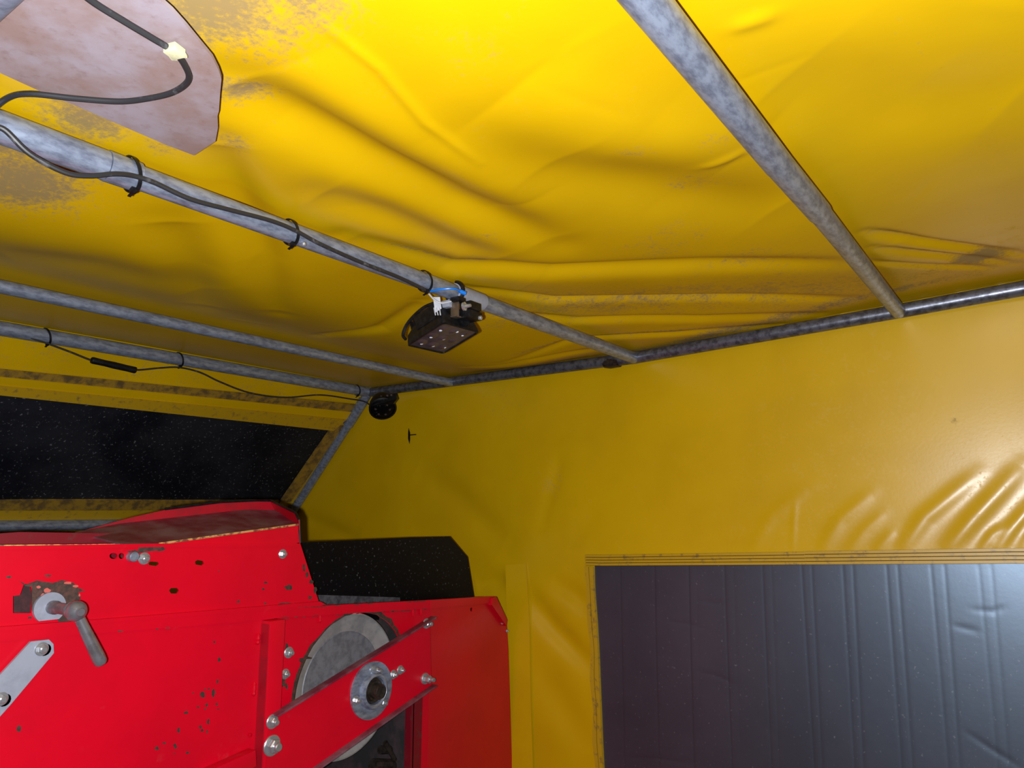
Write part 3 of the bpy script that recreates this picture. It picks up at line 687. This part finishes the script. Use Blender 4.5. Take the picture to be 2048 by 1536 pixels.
# right end sheet, turned slightly inward
ang = math.radians(8); ue = Vector((-math.sin(ang), math.cos(ang), 0)); ne = ue.cross(EZ); pe = Vector((XM, YS, 0))
def PE(x, y, off=0.0): return hit(x, y, pe + ne * off, ne)
def ep(name, out, off, t, mat=RED, holes=()):
    return fin(name, plate([PE(x, y, off) for x, y in out], [[PE(x, y, off) for x, y in h] for h in holes], pe + ne * off, ue, EZ, t), mat, mc)
eo = [PE(x, y) for x, y in ((861,1202),(964,1196),(990,1196),(1013,1242),(1017,1300),(1021,1420),(1025,1560))]
eo += [Vector((eo[-1].x, eo[-1].y, 0)), Vector((XM, YS, 0))]
fin('end_panel', plate(eo, [[PE(x, y) for x, y in ell(943, 1219, 2.4, 4.5, 10)]], pe, ue, EZ, 0.003), RED, mc)
ep('top_rail', [(861,1200),(960,1194),(992,1193),(996,1204),(966,1207),(861,1217)], 0.006, 0.008)
ep('end_lip', [(986,1196),(993,1194),(1015,1240),(1013,1252),(984,1210)], 0.012, 0.014)
# post
yl, yh = PX(538, 1300, XM + 0.027).y, PX(568, 1300, XM + 0.027).y
bm = bmesh.new(); zt = PX(540, 1243, XM + .027).z
box(bm, (XM + 0.0135, (yl + yh) / 2, zt / 2), (1, 0, 0), EY, EZ, 0.027, yh - yl, zt, 0.002); fin('post', bm, RED, mc)
bm = bmesh.new(); box(bm, (XM + 0.0125, yl - 0.0006, zt / 2 - .002), (1, 0, 0), EY, EZ, 0.024, 0.001, zt - .008); fin('post_side', bm, RED_MID, mc)  # turned side of the post: its shade and dust put into a darker red
for (x, y, h) in ((516, 1278, 24), (508, 1378, 30), (500, 1470, 8)):
    bm = bmesh.new(); a, b = PX(x + 1, y - h / 2, XM + .003), PX(x - 1, y + h / 2, XM + .003)
    tube(bm, [a.lerp(b, i / 6) for i in range(7)], [0.001, .004, .0032, .0045, .003, .0042, .001], 8); fin('weld_bead', bm, RED, mc)
for (x, y) in ((826, 1226), (842, 1224), (640, 1238)):
    bm = bmesh.new(); a, b = PX(x, y - 8, XM + .004), PX(x, y + 8, XM + .003)
    tube(bm, [a.lerp(b, i / 4) for i in range(5)], [0.001, .003, .0025, .0033, .001], 8); fin('weld_bead', bm, RED, mc)
# lower left brace just entering the frame
bm = bmesh.new(); a, b = PX(505, 1514, XM + .012), PX(400, 1562, XM + .012)
box(bm, (a + b) / 2, (a - b), (1, 0, 0), (a - b).cross(Vector((1, 0, 0))), (a - b).length, 0.024, 0.03, 0.002); fin('brace', bm, RED, mc)
# drum
bm = bmesh.new(); c = Vector((XDR, axis.y, axis.z))
lathe(bm, [(0.158, -.09), (0.160, -.004), (0.1585, .002), (0.155, .003), (0.149, -.002), (0.138, -.004), (0.118, -.006), (0.1165, -.007)], c, (1, 0, 0), 72, cap=False); fin('drum', bm, DRUM, mc)
bm = bmesh.new(); lathe(bm, [(0.1168, -.007), (0.115, -.005), (0.06, -.010), (0.045, -.004), (0.02, -.003)], c, (1, 0, 0), 60); fin('drum_disc', bm, DRUM2, mc)
bm = bmesh.new(); lathe(bm, [(0.017, -.10), (0.017, .09)], c, (1, 0, 0), 24); fin('axle', bm, SHAFT, mc)
# rusty rim of the opening
bm = bmesh.new()
ar = [h + Vector((0.0008, 0, 0)) for h in hole if h.z > axis.z - 0.07 and h.y < yr - 0.005]
cc = Vector((XM + 0.0008, hc.y, hc.z)); outr = []
for i, h in enumerate(ar):
    ga = math.atan2(h.z - cc.z, h.y - cc.y); k = 0.0018 + 0.003 * random.random() + (0.009 * random.random() if 0.4 < ga < 1.2 else 0) + (0.004 if ga > 2.4 else 0)
    outr.append(h + (h - cc).normalized() * k)
va_ = [bm.verts.new(p) for p in ar]; vb_ = [bm.verts.new(p) for p in outr]
for i in range(len(ar) - 1): bm.faces.new((va_[i], va_[i + 1], vb_[i + 1], vb_[i]))
fin('rusty_rim', bm, RUST, mc)
# interior seen through the opening
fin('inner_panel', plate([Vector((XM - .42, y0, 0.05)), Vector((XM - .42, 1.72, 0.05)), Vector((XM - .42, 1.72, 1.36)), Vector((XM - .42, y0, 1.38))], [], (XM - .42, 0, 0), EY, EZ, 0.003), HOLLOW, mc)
bm = bmesh.new(); box(bm, (XM - .21, yr + 0.012, 0.685), (1, 0, 0), EY, EZ, 0.40, 0.003, 1.35); fin('inner_bulkhead', bm, HOLLOW, mc)  # panel added to keep the opening dark; near-black colour stands in for shade
xp('inner_guide', [(4,1150),(80,1150),(80,1240),(4,1240)], XM - 0.03, 0.003, MAROON)
bm = bmesh.new(); box(bm, (XM - .012, yr + .004, axis.z - .2), (1, 0, 0), EY, EZ, 0.026, 0.003, 0.6); fin('opening_lip', bm, RED_DARK, mc)
for pts, r in (([PX(800, 1440, XM - .10), PX(775, 1475, XM - .10), PX(850, 1560, XM - .14)], .007), ([PX(760, 1500, XM - .08), PX(800, 1498, XM - .08), PX(840, 1508, XM - .08)], .010), ([PX(745, 1530, XM - .07), PX(830, 1530, XM - .07)], .014), ([PX(770, 1485, XM - .06), PX(790, 1520, XM - .06)], .006)):
    bm = bmesh.new(); tube(bm, pts, r, 10); fin('linkage_rod', bm, SHAFT, mc)
xp('opening_strip', [(824,1380),(846,1380),(843,1480),(840,1600),(818,1600),(821,1480)], XM + .001, 0.003, RED_DARK)
# diagonal channel
XW = XM + 0.029
fin('diagonal_bar', plate([PX(x, y, XW) for x, y in ((546,1432),(700,1339),(860,1240),(863,1372),(627,1538),(560,1585),(528,1608),(534,1480),(538,1438))], [], (XW, 0, 0), EY, EZ, 0.004), RED, mc)
def flange(p, q, wd, name):
    a, b = PX(*p, XW), PX(*q, XW); bm = bmesh.new(); d = (b - a); nn = d.normalized().cross(Vector((1, 0, 0)))
    box(bm, (a + b) / 2 + Vector((wd / 2 - .004, 0, 0)), d, (1, 0, 0), nn, d.length, wd, 0.004, 0.0008); fin(name, bm, RED_DUSTY, mc)
flange((546, 1430), (864, 1234), 0.020, 'bar_flange'); flange((545, 1594), (865, 1370), 0.020, 'bar_flange')
# bearing
bt = Vector((XW, axis.y, axis.z)); u_ = Vector((1, 0, 0))
bm = bmesh.new(); lathe(bm, [(0.024, .001), (0.061, 0.0), (0.061, .005), (0.056, .0065), (0.040, .007), (0.036, .016), (0.0315, .018), (0.0285, .015), (0.0275, .002)], bt, u_, 48, cap=False)
bf = fin('bearing_flange', bm, GALV, mc); bf['label'] = 'grey galvanised round bearing flange'
bm = bmesh.new(); lathe(bm, [(0.0285, .004), (0.026, .010), (0.021, .009), (0.0205, .014), (0.017, .015)], bt, u_, 32); fin('bearing_race', bm, SHAFT, bf)
bm = bmesh.new(); lathe(bm, [(0.0165, .006), (0.0165, .030), (0.0145, .033), (0.010, .0335), (0.009, .031), (0.002, .0308)], bt, u_, 24); fin('shaft_end', bm, SHAFT, bf)
# bolts: one shared mesh, axis +X
bm = bmesh.new()
lathe(bm, [(1.0, 0), (1.0, .14), (0.93, .2), (0.72, .2)], (0, 0, 0), (1, 0, 0), 24)
lathe(bm, [(0.62, .2), (0.70, .26), (0.70, .70), (0.58, .80)], (0, 0, 0), (1, 0, 0), 6)
lathe(bm, [(0.42, .7), (0.42, 1.15), (0.34, 1.25)], (0, 0, 0), (1, 0, 0), 14)
bolt_me = bpy.data.meshes.new('bolt'); bmesh.ops.recalc_face_normals(bm, faces=bm.faces); bm.to_mesh(bolt_me); bm.free()
bolt_me.polygons.foreach_set('use_smooth', [True] * len(bolt_me.polygons)); bolt_me.set_sharp_from_angle(angle=0.5); bolt_me.materials.append(BOLT)
def bolt(x, y, rpx, X_, parent=mc, sx=1.0, pt=None):
    p = pt or PX(x, y, X_); r = rpx * depth(p) / F
    o = link('bolt', bolt_me, None, parent, p - rootloc(parent)); o.scale = (r * sx, r, r); o.rotation_euler = (random.uniform(0, 1), 0, 0); return o
for x, y, r, X_, sx in ((288,1117,12,XM,1),(565,1108,9.5,XM,.9),(577,1305,11,XM,1),(570,1348,10,XM,1),(544,1443,14,XW,1),(543,1491,20,XW,1.0),(852,1247,10,XW,1.3),(849,1357,11,XW,1.9),(786,1349,9,XW,1),(800,1340,9,XW,1)):
    bolt(x, y, r, X_, sx=sx)
for x, y, sx in ((746, 1339, 2.2), (711, 1401, 1.2), (763, 1405, 1.4)): bolt(x, y, 9, XW + .006, bf, sx)
for x, y in ((1004, 1246), (1014, 1262)):
    q = PE(x, y, .001); bolt(0, 0, 3.5, 0, pt=q)
bm = bmesh.new(); lathe(bm, [(0.0085, 0), (0.0085, .012), (0.007, .0135)], PX(262, 1113, XM), (1, 0, 0), 18); fin('pin', bm, GALV, mc)
bm = bmesh.new(); a, b = PX(270, 1113, XM + .004), PX(279, 1113, XM + .004); tube(bm, [a, b], .002, 6); fin('pin_clip', bm, SHAFT, mc)
# clamp lever
yl0 = PX(97, 1215, XM).y; zl0 = PX(97, 1215, XM).z
disc = [Vector((XM + .006, yl0 + 0.0235 * math.cos(a), zl0 + 0.0235 * math.sin(a))) for a in [math.radians(-52 + i * 284 / 30) for i in range(31)]]
bm = plate(disc, [], (XM + .006, 0, 0), EY, EZ, 0.006); cw = fin('clamp_washer', bm, ZINC, mc); cw['label'] = 'bright zinc washer with a flat lower edge'
ball = PX(152, 1222, XM + 0.082)
sy, sz = ball.y, ball.z
bm = bmesh.new(); lathe(bm, [(0.0105, 0), (0.0105, .010), (0.0085, .013), (0.0085, .075)], Vector((XM + .006, sy, sz)), (1, 0, 0), 20); fin('lever_stem', bm, LEVER, mc)
bm = bmesh.new(); lathe(bm, [(0.009, -.018), (0.0125, -.0135)] + [(0.0155 * math.cos(math.radians(a)), 0.0155 * math.sin(math.radians(a))) for a in range(-45, 75, 15)] + [(0.006, .0150), (0.0055, .0165), (0.001, .0165)], ball, (1, 0, -0.05), 24)
e = PX(204, 1330, XM + 0.088); d = e - ball
tube(bm, [ball + d * .12, ball + d * .3, ball + d * .6, ball + d * .86, ball + d * .95, ball + d * .985, ball + d], [0.0075, .0078, .0090, .0098, .0092, .0070, .0018], 18)
fin('lever_handle', bm, LEVER, mc)
# flat link strap
sp_ = [(62,1283),(98,1279),(107,1288),(108,1306),(20,1411),(-60,1500),(-110,1470),(-60,1415)]
ls = xp('link_strap', sp_, XM + 0.012, 0.005, ZINC); ls['label'] = 'bare grey flat steel link'
bolt(83, 1298, 13, XM + .012); bolt(2, 1398, 13, XM + .012)
bm = bmesh.new(); lathe(bm, [(0.009, 0), (0.009, .012)], PX(83, 1298, XM), (1, 0, 0), 14); fin('spacer', bm, ZINC, mc)
bm = bmesh.new(); lathe(bm, [(0.009, 0), (0.009, .012)], PX(2, 1398, XM), (1, 0, 0), 14); fin('spacer', bm, ZINC, mc)
# black rubber panel standing behind
XF = XM - 0.13
fl = xp('rubber_panel', [(560,1087),(720,1080),(820,1075),(899,1073),(935,1114),(948,1193),(946,1240),(560,1240)], XF, 0.006, FLAP); fl['label'] = 'glossy black rubber panel with a cut corner'
xp('panel_rail', [(600,1190),(638,1190),(800,1195),(800,1215),(600,1225)], XF + .020, 0.018, GALV_DARK)
# chipped paint: bare spots of their own shape, lying on the sheets
bm = bmesh.new()
def chip(x, y, rx, ry, P, off, n=9):
    vs = []
    a0 = random.random() * 6
    for k in range(n):
        a = 2 * math.pi * k / n; s_ = random.uniform(0.6, 1.15)
        vs.append(bm.verts.new(P(x + rx * s_ * math.cos(a), y + ry * s_ * math.sin(a)) + off))
    try: bm.faces.new(vs)
    except ValueError: pass
PM = lambda x, y: PX(x, y, XM); o1 = Vector((.0006, 0, 0))
for pts in ([(38,1161),(52,1169),(74,1161),(106,1166),(124,1160),(148,1166),(157,1176),(171,1181),(157,1184),(162,1197),(148,1208),(138,1226),(139,1248),(119,1247),(114,1236),(82,1240),(64,1222),(64,1174),(50,1172)], [(268,1098),(275,1102),(285,1093),(327,1093),(331,1100),(292,1103),(272,1108)]):
    fin('rust_patch', plate([PX(x, y, XM + .0009) for x, y in pts], [], (XM + .0009, 0, 0), EY, EZ, 0.0006), RUST, mc)
for x, y, rx, ry in ((18,1154,6,3),(95,1151,8,2.5),(428,1284,3,4),(438,1320,4,5),(435,1363,3,5),(427,1385,4,10),(405,1390,5,7),(386,1386,2,2),(410,1378,2,2),(417,1378,2,2),(372,1425,5,3),(396,1414,2.5,3),(413,1410,3,4),(410,1418,3,2),(433,1408,3,3),(436,1418,2,2),
                     (416,1444,3,7),(400,1454,3,4),(404,1460,3,4),(414,1463,2,4),(357,1460,3,7),(328,1486,4,3),(313,1496,6,4),(350,1492,4,6),(375,1505,4,3),(348,1507,2,2),(38,1457,6,9),(375,1251,3,2),(577,1175,8,6),(531,1165,5,3),(526,1178,3,3),(476,1203,3,4),(437,1143,2,2),(530,1207,3,2),(573,1208,18,2.5),
                     (608,1135,3,8),(614,1150,4,6),(622,1163,5,5),(630,1180,4,7),(620,1195,4,6),(602,1320,5,6),(615,1316,7,3),(566,1365,5,12),(572,1372,4,8),(573,1296,4,10)):
    chip(x, y, rx, ry, PM, o1)
for x, y, rx, ry in ((295,1096,30,5),(318,1098,12,4),(268,1103,14,2.5),(60,1235,5,3)): chip(x, y, rx, ry, PM, o1, 14)
for x in range(90, 860, 13):
    if random.random() < (.7 if x > 570 else .12): chip(x + random.uniform(-5, 5), np.interp(x, [0, 470, 570, 861], [1281, 1246, 1236, 1218]) , random.uniform(2, 9), random.uniform(.6, 1.6), lambda a, b: PX(a, b, XM + .0066), o1)
    if random.random() < .5 and x > 560: chip(x, np.interp(x, [560, 651, 861], [1217, 1212, 1201.5]), 8, 1.0, lambda a, b: PX(a, b, XM + .0066), o1)
tag(fin('paint_chips', bm, RUST, mc, recalc=False), kind='stuff')
bm = bmesh.new()
for x, y, rx, ry in ((93,1180,8,6),(76,1174,5,3),(84,1192,5,6),(135,1166,8,3),(150,1172,6,3),(158,1190,2,5)): chip(x, y, rx, ry, PM, Vector((.0015, 0, 0)))
tag(fin('primer_flecks', bm, simple('pink_primer', (0.5, 0.10, 0.08), .6), mc, recalc=False), kind='stuff')
